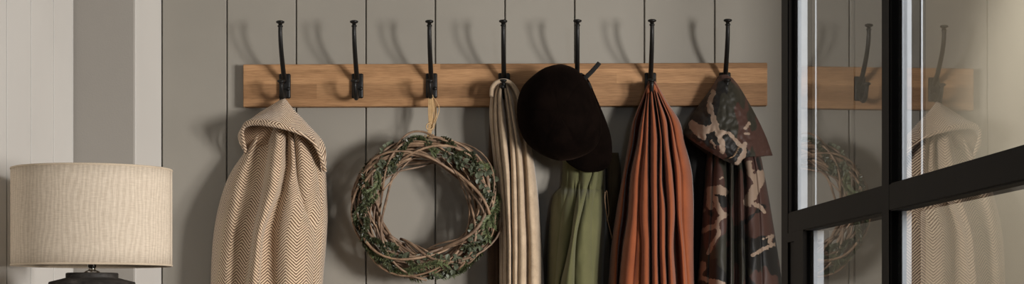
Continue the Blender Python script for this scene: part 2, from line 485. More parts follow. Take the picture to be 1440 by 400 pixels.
# ------------------------------------------------------------------ cloth builders
def grid_mesh(name, G, mat, parent, closed=False, uv=None, attr=None, solid=0, extra=None):
    """G[row][col] of Vectors -> quad mesh with a 'cloth' uv map in metres"""
    nr, nc = len(G), len(G[0])
    verts = [tuple(p) for r in G for p in r]; faces = []
    for i in range(nr - 1):
        for j in range(nc - (0 if closed else 1)):
            k = (j + 1) % nc
            faces.append((i * nc + j, (i + 1) * nc + j, (i + 1) * nc + k, i * nc + k))
    if closed:
        faces.append(tuple(range(nc))); faces.append(tuple((nr - 1) * nc + j for j in reversed(range(nc))))
    me = bpy.data.meshes.new(name); me.from_pydata(verts, [], faces); me.update()
    for p in me.polygons: p.use_smooth = True
    lay = me.uv_layers.new(name='cloth')
    if uv is None:
        uv = []
        mid = nc // 2
        vlen = 0
        for i in range(nr):
            if i: vlen += (G[i][mid] - G[i - 1][mid]).length
            acc = [0.0]
            for j in range(1, nc): acc.append(acc[-1] + (G[i][j] - G[i][j - 1]).length)
            uv.append([(a - acc[mid], -vlen) for a in acc])
    for lp in me.loops:
        i, j = divmod(lp.vertex_index, nc); lay.data[lp.index].uv = uv[i][j]
    if attr is not None:
        at_ = me.attributes.new('patch', 'FLOAT', 'POINT')
        for i, v in enumerate(attr): at_.data[i].value = v
    o = link(name, me, mat, parent)
    if solid:
        m = o.modifiers.new('thick', 'SOLIDIFY'); m.thickness = solid; m.offset = 0
    return o

def drape(name, mat, parent, creases, amps, base, yb, rows, per=7, wr=.0015, seed=0, sq=.62, edge=2.6, attrf=None, extra=None, cap=.5, vary=None, stiff=.5):
    """Hanging cloth. creases: tables [(py, px)] from left edge to right edge; amps: bulge of each strip (m, or table over py);
    base / yb: tables over py for the belly depth and the distance of the back from the wall."""
    G = []; A = []
    ns = len(amps)
    for py in rows:
        xs = [ip(c, py) for c in creases]
        for k in range(1, len(xs)): xs[k] = max(xs[k], xs[k - 1] + .4)
        L, R = xs[0], xs[-1]; B = ip(base, py); back = ip(yb, py)
        row = []
        for k in range(ns):
            am = amps[k] if not isinstance(amps[k], list) else ip(amps[k], py)
            for q in range(per + (1 if k == ns - 1 else 0)):
                f = q / per
                sa = 2 * f - 1
                # denser samples near the creases
                sa = sin(sa * pi / 2) * .6 + sa * .4
                px = xs[k] + (xs[k + 1] - xs[k]) * (sa + 1) / 2
                u = (px - L) / max(R - L, 1e-3)
                env = max(0, 1 - abs(2 * u - 1) ** edge) ** .5
                prof = (max(0.0, 1 - abs(sa) ** 2)) ** sq
                fade = min(1, (R - L) / 40)
                d = back + B * env + am * prof * (.35 + .65 * env) * fade
                n = noise.noise(Vector((px * .05 + seed, py * .018, seed * 1.7))) * wr * 2 + noise.noise(Vector((px * .13, py * .05 + seed, 3))) * wr
                if extra: d += extra(px, py)
                d += n * env
                row.append((px, py, d))
        nb = 10
        front = [at(px, py, -max(d, .033 if py < 153 else .005)) for px, py, d in row]
        bk = []
        for q in range(1, nb):
            u = 1 - q / nb
            px = L + (R - L) * u
            bk.append(at(px, py, -max(.031 if py < 153 else .003, back - B * .08 * (1 - abs(2 * u - 1) ** 2.5))))
        G.append(front + bk)
        if attrf: A += [attrf(px, py) for px, py, d in row] + [9.0] * len(bk)
    # cloth coordinates: arc length along the front of every row
    uv = []; nf = len(G[0]) - 9; mid = nf // 2; vl = 0
    for i, r in enumerate(G):
        if i: vl += (G[i][mid] - G[i - 1][mid]).length
        acc = [0.0]
        for j in range(1, len(r)): acc.append(acc[-1] + Vector((r[j].x - r[j - 1].x, (r[j].y - r[j - 1].y) * stiff, 0)).length)
        uv.append([(a_ - acc[mid], -vl) for a_ in acc])
    return grid_mesh(name, G, mat, parent, closed=True, uv=uv, attr=A if attrf else None)

def rng(a, b, st):
    n = max(2, int(round((b - a) / st)) + 1); return [a + (b - a) * i / (n - 1) for i in range(n)]

def loft(name, mat, parent, rows, nu, nv, attrf=None, solid=.004, wr=.001, seed=0, uvs=1.0):
    """rows: lists of (px, py, depth); spline surface through them"""
    G = []
    R = [[Vector(p) for p in r] for r in rows]
    cols = [[cr(r, j / (nu - 1)) for j in range(nu)] for r in R]
    A = []
    for i in range(nv):
        t = i / (nv - 1); row = []
        for j in range(nu):
            p = cr([c[j] for c in cols], t)
            n = noise.noise(Vector((p.x * .06 + seed, p.y * .05, seed))) * wr * 2 + noise.noise(Vector((p.x * .17 + seed, p.y * .15, seed))) * wr
            row.append(at(p.x, p.y, -max(p.z + n, .003)))
            if attrf: A.append(attrf(p.x, p.y))
        G.append(row)
    return grid_mesh(name, G, mat, parent, attr=A if attrf else None, solid=solid)

# ------------------------------------------------------------------ herringbone coat
root = thing('hooded_coat', 'beige and brown herringbone wool coat with a hood, on the leftmost hook', 'coat', at(401, 137, HY))
rows = rng(152, 400, 1.6) + rng(412, 640, 12)
L = [(152, 392), (175, 368), (190, 356), (215, 343), (235, 329), (255, 318.5), (280, 310), (310, 303), (340, 299), (370, 297), (400, 296), (640, 290)]
R_ = [(152, 404), (175, 430), (200, 449), (225, 455), (250, 459), (280, 460.5), (300, 461.5), (330, 460), (360, 457.5), (400, 454), (640, 446)]
c0 = [(152, 394), (190, 366), (230, 350), (280, 336), (340, 327), (400, 324), (640, 318)]
c1 = [(152, 396), (175, 384), (215, 377), (250, 371), (290, 364), (330, 356), (370, 351), (400, 346), (640, 325)]
c2 = [(152, 398), (180, 402), (230, 400), (262, 395), (285, 387), (305, 379), (330, 371), (360, 368), (400, 366), (640, 364)]
c3 = [(152, 400), (190, 405), (230, 407), (262, 402), (285, 396), (305, 392), (330, 388), (400, 386), (640, 386)]
c4 = [(152, 402), (200, 414), (250, 418), (290, 428), (325, 441), (350, 444), (400, 442), (640, 436)]
c5 = [(152, 403), (200, 432), (250, 448), (300, 452), (350, 449.5), (400, 446), (640, 440)]
body = drape('coat_body', M['herring'], root, [L, c0, c1, c2, c3, c4, c5, R_],
    [.018, [(152, 0), (200, -.012), (330, -.016), (400, -.010)], [(152, .012), (215, .040), (300, .042), (400, .026)], -.010, [(152, .01), (250, .014), (330, .030), (400, .026)],
     [(152, .012), (230, .022), (290, .012), (330, -.004), (400, .003)], .008],
    [(152, .015), (200, .058), (240, .090), (280, .125), (330, .145), (640, .15)],
    [(152, .055), (200, .030), (260, .012), (640, .010)], rows, per=12, wr=.0022, seed=4, sq=.8)
# back of the hood (seen inside the opening)
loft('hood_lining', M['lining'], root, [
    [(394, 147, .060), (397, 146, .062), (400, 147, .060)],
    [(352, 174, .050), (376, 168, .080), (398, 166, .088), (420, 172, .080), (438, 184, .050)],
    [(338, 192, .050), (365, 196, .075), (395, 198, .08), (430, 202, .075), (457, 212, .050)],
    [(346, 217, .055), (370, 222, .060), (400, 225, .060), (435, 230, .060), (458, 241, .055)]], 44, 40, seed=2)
# front of the hood: apex at the hook, rolled rim
hood = loft('hood', M['herring'], root, [
    [(397, 140.5, .066), (398, 140, .068), (399, 140, .069), (400, 140, .068), (401, 141, .066)],
    [(380, 151, .062), (388, 149, .082), (398, 148, .090), (407, 150, .082), (411, 154, .064)],
    [(357, 166, .060), (374, 160, .100), (398, 160, .118), (420, 168, .098), (432, 176, .064)],
    [(336, 190, .060), (351, 170, .118), (392, 172, .152), (432, 189, .120), (455, 204, .070)],
    [(345.5, 217, .062), (344, 178, .112), (392, 178.5, .158), (438, 198, .126), (458, 241, .076)]], 90, 60, seed=3, solid=.005, wr=.0015)
bm = bmesh.new()
rim = smooth_path([at(*p[:2], -p[2]) for p in [(345.5, 217, .062), (338, 201, .078), (337.5, 188, .094), (344, 178, .112), (366, 174.5, .14), (392, 178.5, .158), (416, 188, .148), (438, 198, .126), (451, 211, .108), (457, 226, .09), (458, 241, .076)]], 90)
rim = [p for p in rim]
# the rim follows the hood's own lower edge
hm = hood.data; nc = 90; edge_pts = [hm.vertices[(60 - 1) * nc + j].co.copy() for j in range(nc)]
tube(bm, edge_pts, .0038, 10)
rm = mesh('rim_seam', bm, M['herring'], hood)
lay = rm.data.uv_layers.new(name='cloth')
for lp in rm.data.loops:
    c = rm.data.vertices[lp.vertex_index].co; lay.data[lp.index].uv = (c.x * .2, c.x + c.z)
bm = bmesh.new()
tube(bm, smooth_path([(hooks[0].location.x - .004, -.066, HZ0 - .018), (hooks[0].location.x - .005, HY - .002, HZ0 + .004), (hooks[0].location.x, HY - .001, HZ0 + .011), (hooks[0].location.x + .004, HY - .002, HZ0 + .002), (hooks[0].location.x + .004, -.066, HZ0 - .018)], 20), .0022, 8)
mesh('hanging_loop', bm, M['strap'], root)
# side seam line
settle(root)

# ------------------------------------------------------------------ wreath
random.seed(7)
WC = at(601, 291.5, -.085); PX = .001635
wr = thing('twig_wreath', 'round woven twig wreath with green sprigs hanging from the third hook', 'wreath', WC)
RM, RT = 81.5 * PX, 17.5 * PX
def ring_pt(th, ph, rt, RR=RM):
    r = RR + rt * cos(ph)
    return WC + Vector((r * cos(th), -rt * sin(ph) * .95, r * sin(th)))
for k in range(27):
    t0 = random.uniform(0, 2 * pi); turns = random.uniform(.75, 1.35); p0 = random.uniform(0, 2 * pi)
    wind = random.choice((-1, 1)) * random.uniform(.8, 2.2); rr = RT * random.uniform(.8, 1.25)
    if k < 9: rr = RT * random.uniform(.3, .7)
    n = 70; ecc = random.uniform(-.065, .065); ea = random.uniform(0, 6.28); ea2 = random.uniform(0, 6.28)
    pts = []
    for i in range(n):
        f = i / (n - 1); th = t0 + turns * 2 * pi * f
        w = RM * (1 + ecc * cos(th - ea) + .02 * cos(2 * th + ea2) + .008 * sin(5 * th + ea))
        pts.append(ring_pt(th, p0 + wind * th, rr * (1 + .15 * sin(3 * th + ea)), w))
    r0 = random.choice((.0026, .0032, .0037, .0043))
    bm = bmesh.new(); tube(bm, pts, [r0 * (1 - .45 * (i / (n - 1))) * (1 + .12 * sin(i * .9 + k)) for i in range(n)], 7)
    mesh('vine', bm, M['vine'], wr)
# the loose loop standing proud at the top left
bm = bmesh.new(); tube(bm, smooth_path([at(548, 232, -.09), at(554, 213, -.10), at(566, 195, -.095), at(580, 186, -.09), at(596, 186, -.095), (at(612, 193, -.10)), at(640, 204, -.1), at(662, 222, -.09)], 40), .0025, 7)
mesh('vine', bm, M['vine'], wr)

def leaf(bm, p, d, nrm, ln, wd, shape='round'):
    d = d.normalized(); s = d.cross(nrm).normalized(); nn = s.cross(d)
    prof = {'round': [(0, .05), (.2, .62), (.45, 1), (.7, .86), (.9, .42), (1, .03)], 'needle': [(0, .5), (.5, 1), (1, .15)],
            'oval': [(0, .1), (.3, .8), (.55, 1), (.8, .6), (1, .04)]}[shape]
    rows = []
    for f, w in prof:
        c = p + d * (f * ln) + nn * (sin(f * 2.4) * ln * .12)
        e = nn * (w * wd * .28)
        rows.append((bm.verts.new(c - s * (w * wd / 2) + e), bm.verts.new(c), bm.verts.new(c + s * (w * wd / 2) + e)))
    for a_, b_ in zip(rows, rows[1:]):
        bm.faces.new((a_[0], b_[0], b_[1], a_[1])); bm.faces.new((a_[1], b_[1], b_[2], a_[2]))

def sprig(deg0, deg1, kind, rr, ph, out=0):
    a0, a1 = radians(deg0), radians(deg1); n = 16
    pts = []
    ph0 = ph
    for i in range(n):
        f = i / (n - 1)
        pts.append(ring_pt(a0 + (a1 - a0) * f, ph0 + .9 * sin(f * 3 + deg0), rr * (1 + out * f), RM))
    bm = bmesh.new(); tube(bm, pts, .0010, 5)
    if kind == 'euca': st, ln, wd, sh, mt = 2, .0135, .0115, 'round', M['euca']
    elif kind == 'rosem': st, ln, wd, sh, mt = 1, .0135, .0022, 'needle', M['rosem']
    else: st, ln, wd, sh, mt = 1, .0105, .0050, 'oval', M['box']
    rep = 5 if kind == 'rosem' else 3 if kind == 'box' else 1
    for i in range(0, n - 1, st):
        for q in range(rep):
            f = q / rep; p = pts[i].lerp(pts[i + 1], f); d = (pts[i + 1] - pts[i]).normalized()
            rad = (p - WC); rad.y = 0; rad.normalize()
            sd = rad.cross(d)
            for s in (-1, 1):
                az = random.uniform(-.9, .9)
                side = (rad * cos(az) + Vector((0, -1, 0)) * sin(abs(az))) * s
                if side.y > .1: side.y *= -.6
                dr = (side + d * random.uniform(.35, 1.0) + Vector([random.uniform(-.3, .3) for _ in range(3)]))
                nr = Vector((random.uniform(-.6, .6), -1, random.uniform(-.6, .6)))
                sc = random.uniform(.7, 1.15)
                leaf(bm, p, dr, nr, ln * sc, wd * sc, sh)
    return mesh({'euca': 'eucalyptus_sprig', 'rosem': 'rosemary_sprig', 'box': 'leafy_sprig'}[kind], bm, mt, wr, smooth=False)
F0 = pi / 2                                        # towards the camera
SP = [(88, 30, 'euca', .9, 1.3), (70, 20, 'euca', 1.05, 1.0), (50, 8, 'euca', .95, .7), (60, 35, 'box', .9, 1.9),
      (30, 0, 'box', 1.0, .6), (12, -18, 'rosem', 1.15, .2), (0, -30, 'rosem', 1.1, .5), (-12, -48, 'euca', .95, 1.4),
      (-28, -62, 'euca', .9, 1.8), (-20, -50, 'box', 1.0, .9), (-120, -70, 'rosem', 1.15, .8), (-135, -95, 'rosem', 1.1, .4),
      (-100, -62, 'euca', .9, 1.7), (-85, -55, 'rosem', 1.05, 1.0), (-60, -88, 'euca', 1.0, 1.4), (-150, -115, 'box', 1.1, .7),
      (-165, -130, 'euca', .9, 1.3), (178, 205, 'box', 1.1, .4), (160, 195, 'box', 1.1, .9), (165, 190, 'rosem', .9, 1.4),
      (190, 222, 'box', 1.1, .5), (205, 235, 'rosem', 1.05, 1.0), (150, 180, 'box', 1.15, .6), (138, 168, 'rosem', 1.0, 1.2),
      (130, 160, 'box', 1.15, .5), (118, 142, 'euca', 1.15, .7), (100, 135, 'box', 1.05, 1.1), (92, 122, 'box', .9, 1.5),
      (105, 80, 'rosem', .9, 1.4), (172, 208, 'box', .9, 1.6), (200, 236, 'box', .9, 1.4), (225, 250, 'euca', 1.0, 1.1), (80, 50, 'box', 1.0, 1.5),
      (15, -15, 'box', .9, 1.3), (240, 275, 'box', .9, 1.1), (-40, -75, 'box', 1.1, .5), (145, 120, 'euca', .9, 1.6), (40, 12, 'rosem', 1.1, .3)]
for d0, d1, kd, rr, ph in SP: sprig(d0, d1, kd, RT * rr * 1.0, ph * .85, .1)
hx = hooks[2].location.x
bm = bmesh.new()
def strand(P, r=.0012): tube(bm, smooth_path(P, 26), r, 6)
for k in range(5):
    o = (k - 2) * .0016
    strand([at(600 + k * .8, 196, -.07), at(603 + k * .9, 176, -.075), at(602.5 + k * 1.6, 155, -.072), Vector((hx + o, HY - .002, HZ0 + .004 + k * .0006)), at(607 + k * 1.7, 158, -.069), at(604.5 + k * 1.0, 178, -.07), at(602 + k * .6, 195, -.062)], .0011)
strand([Vector((hx + .004, HY, HZ0 + .002)), at(615, 145, -.075), at(617.5, 155, -.078), at(613, 170, -.078), at(609, 184, -.075)], .0010)
strand([at(606, 172, -.08), at(600, 176, -.082), at(601, 182, -.08), at(608, 181, -.078), at(609, 175, -.078)], .0013)
strand([at(598, 190, -.085), at(597, 194, -.088), at(603, 197, -.09), at(610, 194, -.088), at(609, 189, -.08)], .0013)
mesh('raffia_hanger', bm, M['twine'], wr)
settle(wr)

# ------------------------------------------------------------------ scarf
root = thing('wool_scarf', 'oatmeal wool scarf in long folds hanging beside the wreath', 'scarf', at(709, 115, HY))
rows = rng(112, 400, 2) + rng(412, 640, 14)
def T(*v): return list(zip((112, 118, 135, 160, 200, 250, 300, 350, 400, 640), v))
E_ = [T(706, 698, 690, 688, 691, 696, 700, 702, 702, 703),
      T(707, 701, 695, 694, 696, 701, 705, 707, 707, 708),
      T(707.4, 704, 700, 700, 703, 708, 711.5, 713.5, 713.5, 714),
      T(708, 706, 706, 709, 713, 717, 718, 719, 719, 719),
      T(708.6, 708, 710, 713, 717, 719, 719.5, 720.5, 720.5, 721),
      T(709, 710, 714, 718, 724, 727, 728, 728.5, 728, 728),
      T(709.4, 713, 719, 724, 731, 736, 738, 740, 740, 741),
      T(710, 716, 725, 731, 737, 740, 742, 744, 744, 745),
      T(711, 720, 733, 738, 746, 754, 759, 763, 766, 772)]
drape('scarf_folds', M['scarf'], root, E_, [.014, .014, .020, -.022, .012, .014, -.010, .022],
      [(112, .016), (130, .032), (200, .06), (400, .085), (640, .09)],
      [(112, .050), (140, .048), (250, .032), (640, .03)], rows, per=8, wr=.0012, seed=9, sq=.7, edge=3)
# the loop of cloth over the prong and the darker tail behind
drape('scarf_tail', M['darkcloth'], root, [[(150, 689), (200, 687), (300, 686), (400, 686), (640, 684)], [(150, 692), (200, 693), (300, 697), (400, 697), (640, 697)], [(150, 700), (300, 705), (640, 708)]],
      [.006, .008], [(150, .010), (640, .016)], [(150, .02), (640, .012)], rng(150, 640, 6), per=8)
bm = bmesh.new()
P = [Vector((at(p, 100, 0).x if 0 else p, 0, 0)) for p in ()]
tube(bm, smooth_path([at(691, 136, -.084), at(692, 124, -.085), at(698, 116.5, -.086), at(708, 113.5, -.087), at(718, 117, -.086), at(726, 127, -.085), at(731, 140, -.084)], 30), .0048, 10, flat=1.6)
mesh('rolled_edge', bm, M['scarf'], root)
bm = bmesh.new(); lathe(bm, [(.0001, .0035), (.004, .003), (.006, 0), (.006, -.003)], 16, at(706.5, 122, -.092), (0, -1, 0)); mesh('button', bm, M['iron'], root)
settle(root)

# ------------------------------------------------------------------ moss green jacket
root = thing('green_jacket', 'moss green cotton jacket with a gathered waist, half hidden under the black cap', 'jacket', at(812, 137, HY))
L = [(118, 808), (150, 800), (200, 793), (245, 790.5), (262, 789), (267, 784), (275, 778), (290, 775), (320, 772), (360, 769), (400, 767), (640, 758)]
R_ = [(118, 815), (150, 832), (200, 846), (245, 851), (262, 851), (300, 851), (400, 848.5), (640, 850)]
ca = [(118, 811), (200, 813), (240, 815), (265, 812.5), (300, 807), (330, 803), (370, 795), (400, 788), (640, 770)]
cb = [(118, 812), (200, 838), (243, 833), (262, 827), (290, 820.5), (310, 815.5), (330, 811.5), (350, 809.5), (400, 808), (640, 806)]
cl = [(118, 810), (200, 800), (262, 799), (300, 790), (400, 780), (640, 765)]
cc = [(118, 813.5), (200, 842), (250, 841), (265, 838), (300, 833), (350, 832), (400, 835), (640, 836)]
def gather(px, py):
    d = py - 266; e = 0
    if -16 < d < 42:
        w = exp(-(d / 9.0) ** 2) if d < 0 else exp(-(d / 20.0) ** 2)
        e = .0035 * w * sin(px * .95 + sin(px * .31) * 2.2 + d * .02) * (.55 + .45 * sin(px * .17 + 1))
    return e - .005 * exp(-(d / 3.2) ** 2)
drape('jacket_body', M['green'], root, [L, cl, ca, cb, cc, R_],
      [.003, [(118, .002), (260, .004), (400, .010)], [(118, .004), (250, .012), (330, .030), (400, .032)], [(118, .004), (250, .008), (400, .012)], .003],
      [(118, .02), (200, .045), (240, .05), (262, .062), (280, .095), (320, .125), (640, .14)], [(118, .04), (200, .015), (640, .008)],
      rng(118, 400, 1.7) + rng(412, 640, 14), per=20, wr=.0016, seed=5, sq=.8, extra=gather)
drape('sleeve_or_shade', M['olive'], root, [[(215, 856), (240, 852), (300, 853), (345, 857), (400, 857), (640, 853)], [(215, 861), (260, 860), (400, 862), (640, 860)], [(215, 870), (240, 873), (300, 872), (400, 868), (640, 868)]],
      [.006, .005], [(215, .010), (640, .018)], [(215, .006), (640, .006)], rng(215, 640, 5), per=8, wr=.002, seed=6)
bm = bmesh.new()
tube(bm, smooth_path([at(851, 270, -.075), at(850.5, 280, -.078), at(852, 295, -.078), at(855, 312, -.074), at(858, 325, -.07), at(861, 337, -.066)], 30), .0012, 7)
tube(bm, smooth_path([at(853, 268, -.07), at(855, 285, -.072), at(856, 300, -.072), at(853, 312, -.074)], 20), .0010, 7)
mesh('drawstring', bm, M['cord'], root)
bm = bmesh.new()
tube(bm, smooth_path([(hooks[4].location.x - .003, -.075, HZ0 + .006 - .03), (hooks[4].location.x - .004, HY, HZ0 + .003), (hooks[4].location.x, HY, HZ0 + .010), (hooks[4].location.x + .004, HY, HZ0 + .003), (hooks[4].location.x + .003, -.075, HZ0 - .024)], 16), .002, 8)
mesh('hanging_loop', bm, M['olive'], root)
settle(root)

# ------------------------------------------------------------------ rust garment
root = thing('rust_cardigan', 'rust brown garment gathered to a point on its hook, between green and camouflage jackets', 'garment', at(916, 115, HY))
def U(*v): return list(zip((114, 122, 140, 174, 200, 250, 300, 350, 400, 640), v))
E_ = [U(912, 909, 902, 889, 884, 875, 866, 859, 855, 838),
      U(913, 910, 905, 893, 890, 880, 875, 869, 867, 855),
      U(914, 911, 908, 901, 897, 887, 884, 876, 871, 858),
      U(914.6, 912, 909, 906, 904, 899, 897, 894, 890, 880),
      U(915, 913, 910, 907, 906, 901, 899, 902, 901, 896),
      U(915.6, 914, 913, 912.5, 912, 912, 912.5, 914, 914, 915),
      U(916, 915, 914.5, 915, 915, 915, 916, 916.5, 917, 919),
      U(917, 917, 919, 923, 925, 925, 925, 925, 926, 929),
      U(917.6, 918, 921, 926, 928, 926.5, 927, 927.5, 929, 932),
      U(918, 919, 922.5, 928, 931, 931, 936, 936, 938, 941),
      U(918.4, 919.5, 923.5, 929.5, 932.5, 936, 938.5, 939, 940, 945),
      U(919, 921, 927, 938, 940, 946, 949, 946, 949, 956),
      U(919.6, 922, 929, 942, 945, 950, 952, 957, 960, 972),
      U(920, 923, 931, 945, 950, 958, 959, 963, 967, 980),
      U(921, 926, 936, 957, 963, 974, 976, 976, 977, 992)]
amps = [.020, -.075, .018, .004, .018, -.045, .024, -.050, .022, -.038, .026, -.058, .014, .018]
drape('draped_cloth', M['rust'], root, E_, amps, [(114, .014), (125, .022), (174, .050), (250, .10), (400, .14), (640, .15)],
      [(114, .050), (140, .048), (250, .040), (640, .038)], rng(114, 400, 2) + rng(412, 640, 14), per=7, wr=.0014, seed=12, sq=.75, edge=3)
bm = bmesh.new()
x6 = hooks[5].location.x
tube(bm, smooth_path([(x6 - .003, -.070, HZ0 - .006), (x6 - .006, HY - .012, HZ0 + .012), (x6, HY - .013, HZ0 + .022), (x6 + .007, HY - .012, HZ0 + .012), (x6 + .005, -.070, HZ0 - .006)], 20), .0055, 10, flat=1.2)
mesh('collar_loop', bm, M['rust'], root)
settle(root)

# ------------------------------------------------------------------ camouflage jacket
STROKES = [([(999, 143), (1001, 136), (1004, 130)], 3.2), ([(998, 150), (1003, 163), (1006, 178), (1011, 190), (1015, 203), (1016, 212)], 4.0),
    ([(1006, 178), (992, 184), (981, 180), (974, 176)], 5.5), ([(974, 180), (984, 190), (990, 193)], 4.2), ([(1012, 187), (1024, 187), (1033, 196), (1040, 205), (1047, 207)], 3.0),
    ([(1053, 173), (1049, 178), (1048, 181)], 1.9), ([(1047, 188), (1053, 189)], 1.8), ([(1046, 204), (1046, 214), (1042, 222), (1036, 229)], 3.6),
    ([(1001, 200), (1005, 203), (1006, 208)], 2.2), ([(1000, 268), (1012, 267), (1018, 270)], 6.0), ([(1001, 274), (998, 284), (999, 291)], 4.5), ([(1006, 280), (1009, 292), (1016, 301), (1021, 303)], 3.8),
    ([(1020, 303), (1011, 309), (1006, 318), (997, 321), (989, 325)], 3.6), ([(1009, 316), (1011, 328), (1005, 340), (999, 350), (996, 356)], 2.8),
    ([(988, 371), (988, 378), (984, 384), (981, 392)], 4.0), ([(987, 391), (998, 395), (1010, 397), (1018, 401)], 3.4), ([(1002, 401), (1012, 404)], 6.0),
    ([(1053, 230), (1056, 245), (1062, 252)], 4.6), ([(1070, 246), (1064, 262), (1057, 276), (1052, 284)], 7.0), ([(1056, 284), (1066, 290), (1075, 298)], 2.6),
    ([(1074, 336), (1081, 333), (1087, 332)], 2.0), ([(1084, 334), (1083, 341), (1087, 345)], 2.8), ([(1084, 346), (1073, 351), (1058, 359)], 2.5), ([(1012, 252), (1016, 249)], 1.4),
    ([(985, 300), (991, 296)], 2.0), ([(1030, 430), (1010, 450)], 6), ([(1075, 420), (1060, 440)], 6)]
def patch(px, py):
    b = 12.0
    for P, w in STROKES:
        for (x0, y0), (x1, y1) in zip(P, P[1:]):
            dx, dy = x1 - x0, y1 - y0; t = max(0, min(1, ((px - x0) * dx + (py - y0) * dy) / (dx * dx + dy * dy)))
            d = hypot(px - x0 - t * dx, py - y0 - t * dy) - w
            if d < b: b = d
    return b
root = thing('camouflage_jacket', 'brown and pink camouflage hooded jacket hanging at the right end of the rail', 'jacket', at(1019, 120, HY))
def V(*v): return list(zip((150, 190, 225, 250, 300, 350, 400, 640), v))
E_ = [V(1012, 1000, 993, 991, 988, 984, 980, 972),
      V(1014, 1010, 1004, 1003, 1001, 998, 996, 990),
      V(1016, 1018, 1020, 1021, 1022, 1021.5, 1021, 1019),
      V(1017, 1022, 1026, 1026.5, 1026.5, 1026.5, 1026, 1026),
      V(1018, 1025, 1030, 1031, 1031, 1031, 1031, 1031),
      V(1020, 1030, 1037, 1038.5, 1039, 1039.5, 1040, 1040),
      V(1021, 1033, 1042, 1045, 1046, 1047, 1047.5, 1049),
      V(1022, 1036, 1046, 1050, 1051, 1052, 1052, 1054),
      V(1026, 1050, 1060, 1064, 1068, 1070, 1072, 1076),
      V(1028, 1062, 1071, 1076, 1085, 1093, 1100, 1118)]
drape('jacket_body', M['camo'], root, E_, [.012, .016, -.012, .006, -.014, .010, -.012, .014, .012],
      [(150, .02), (225, .055), (300, .095), (400, .12), (640, .13)], [(150, .04), (200, .02), (640, .010)],
      rng(150, 400, 1.4) + rng(412, 640, 14), per=12, wr=.0024, seed=15, sq=.7, edge=3, attrf=patch)
loft('hood', M['camo'], root, [
    [(1010, 108, .062), (1015, 106, .072), (1019, 105.5, .074), (1024, 107, .072), (1030, 111, .062)],
    [(1002, 122, .052), (1009, 122, .080), (1019, 122, .092), (1031, 123, .085), (1040, 124, .054)],
    [(985, 146, .045), (1000, 148, .088), (1018, 150, .106), (1038, 148, .094), (1053, 146, .048)],
    [(970, 168, .042), (992, 172, .095), (1016, 178, .115), (1044, 174, .102), (1066, 170, .046)],
    [(961, 187, .042), (982, 196, .096), (1014, 205, .128), (1050, 197, .108), (1077, 194, .046)],
    [(961, 189, .044), (994, 211, .098), (1034, 232, .112), (1048, 222, .108), (1086, 219, .050)]], 130, 110, attrf=patch, seed=11, wr=.0035, solid=.003)
loft('hood_back', M['camo'], root, [
    [(1012, 110, .05), (1019, 108, .052), (1027, 112, .05)],
    [(990, 146, .035), (1018, 148, .045), (1050, 148, .035)],
    [(964, 188, .036), (1018, 200, .045), (1078, 200, .036)],
    [(992, 216, .030), (1030, 225, .04), (1083, 219, .036)]], 30, 30, seed=21, solid=.003, attrf=lambda a, b: 9.0)
drape('sleeve_or_shade', M['gap_shade'], root, [[(176, 966), (196, 961), (230, 965), (300, 968), (400, 963), (640, 955)], [(176, 974), (230, 980), (400, 975), (640, 970)], [(176, 986), (200, 996), (230, 999), (300, 994), (400, 988), (640, 982)]],  # black strip standing in for the shadow between rust and camouflage
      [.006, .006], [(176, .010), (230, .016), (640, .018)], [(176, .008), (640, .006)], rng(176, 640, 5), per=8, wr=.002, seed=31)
bm = bmesh.new(); tube(bm, smooth_path([at(1031, 222, -.088), at(1028.5, 250, -.098), at(1028, 300, -.122), at(1028, 350, -.134), at(1028, 410, -.144), at(1028, 600, -.148)], 60), .0011, 6)
mesh('zip', bm, M['zip'], root)
bm = bmesh.new()
x7 = hooks[6].location.x
tube(bm, smooth_path([(x7 - .004, -.066, HZ0 + .012), (x7 - .006, HY - .008, HZ0 + .022), (x7, HY - .010, HZ0 + .028), (x7 + .007, HY - .008, HZ0 + .022), (x7 + .005, -.066, HZ0 + .012)], 20), .0035, 8)
mesh('hanging_loop', bm, M['strap'], root)
bm = bmesh.new()
for k in range(9):                                # elasticated gathers beside the toggle
    c = at(1027 + k * 1.5, 222 - k * 1.6 + 3 * sin(k * .5), -.128)
    tube(bm, [c + Vector((-.0035, 0, -.002)), c + Vector((0, -.0025, 0)), c + Vector((.0035, 0, .002))], .0008, 6)
mesh('elastic_stitching', bm, M['cord'], root)
settle(root)

# ------------------------------------------------------------------ velvet cap
root = thing('velvet_cap', 'black velvet riding cap hanging by its strap over the green jacket', 'hat', at(812, 128, HY))
OUT = [(785, 90.5), (797, 92), (809, 97), (819, 106), (827, 116), (834, 131), (841, 150), (846, 168), (846, 185), (841, 202), (832, 213), (816, 221), (800, 225.5), (785, 226), (768, 221), (751, 211), (738, 198), (730, 180), (727, 161), (728, 141), (735, 122), (748, 108), (765, 96)]
def closed_path(P, n):
    Q = [Vector((x, y, 0)) for x, y in P]; out = []
    m = len(Q)
    for i in range(n):
        s = i / n * m; k = int(s); f = s - k
        p0, p1, p2, p3 = Q[(k - 1) % m], Q[k % m], Q[(k + 1) % m], Q[(k + 2) % m]
        out.append((p1 * 2 + (p2 - p0) * f + (p0 * 2 - p1 * 5 + p2 * 4 - p3) * f * f + (p1 * 3 - p0 - p2 * 3 + p3) * f ** 3) * .5)
    return out
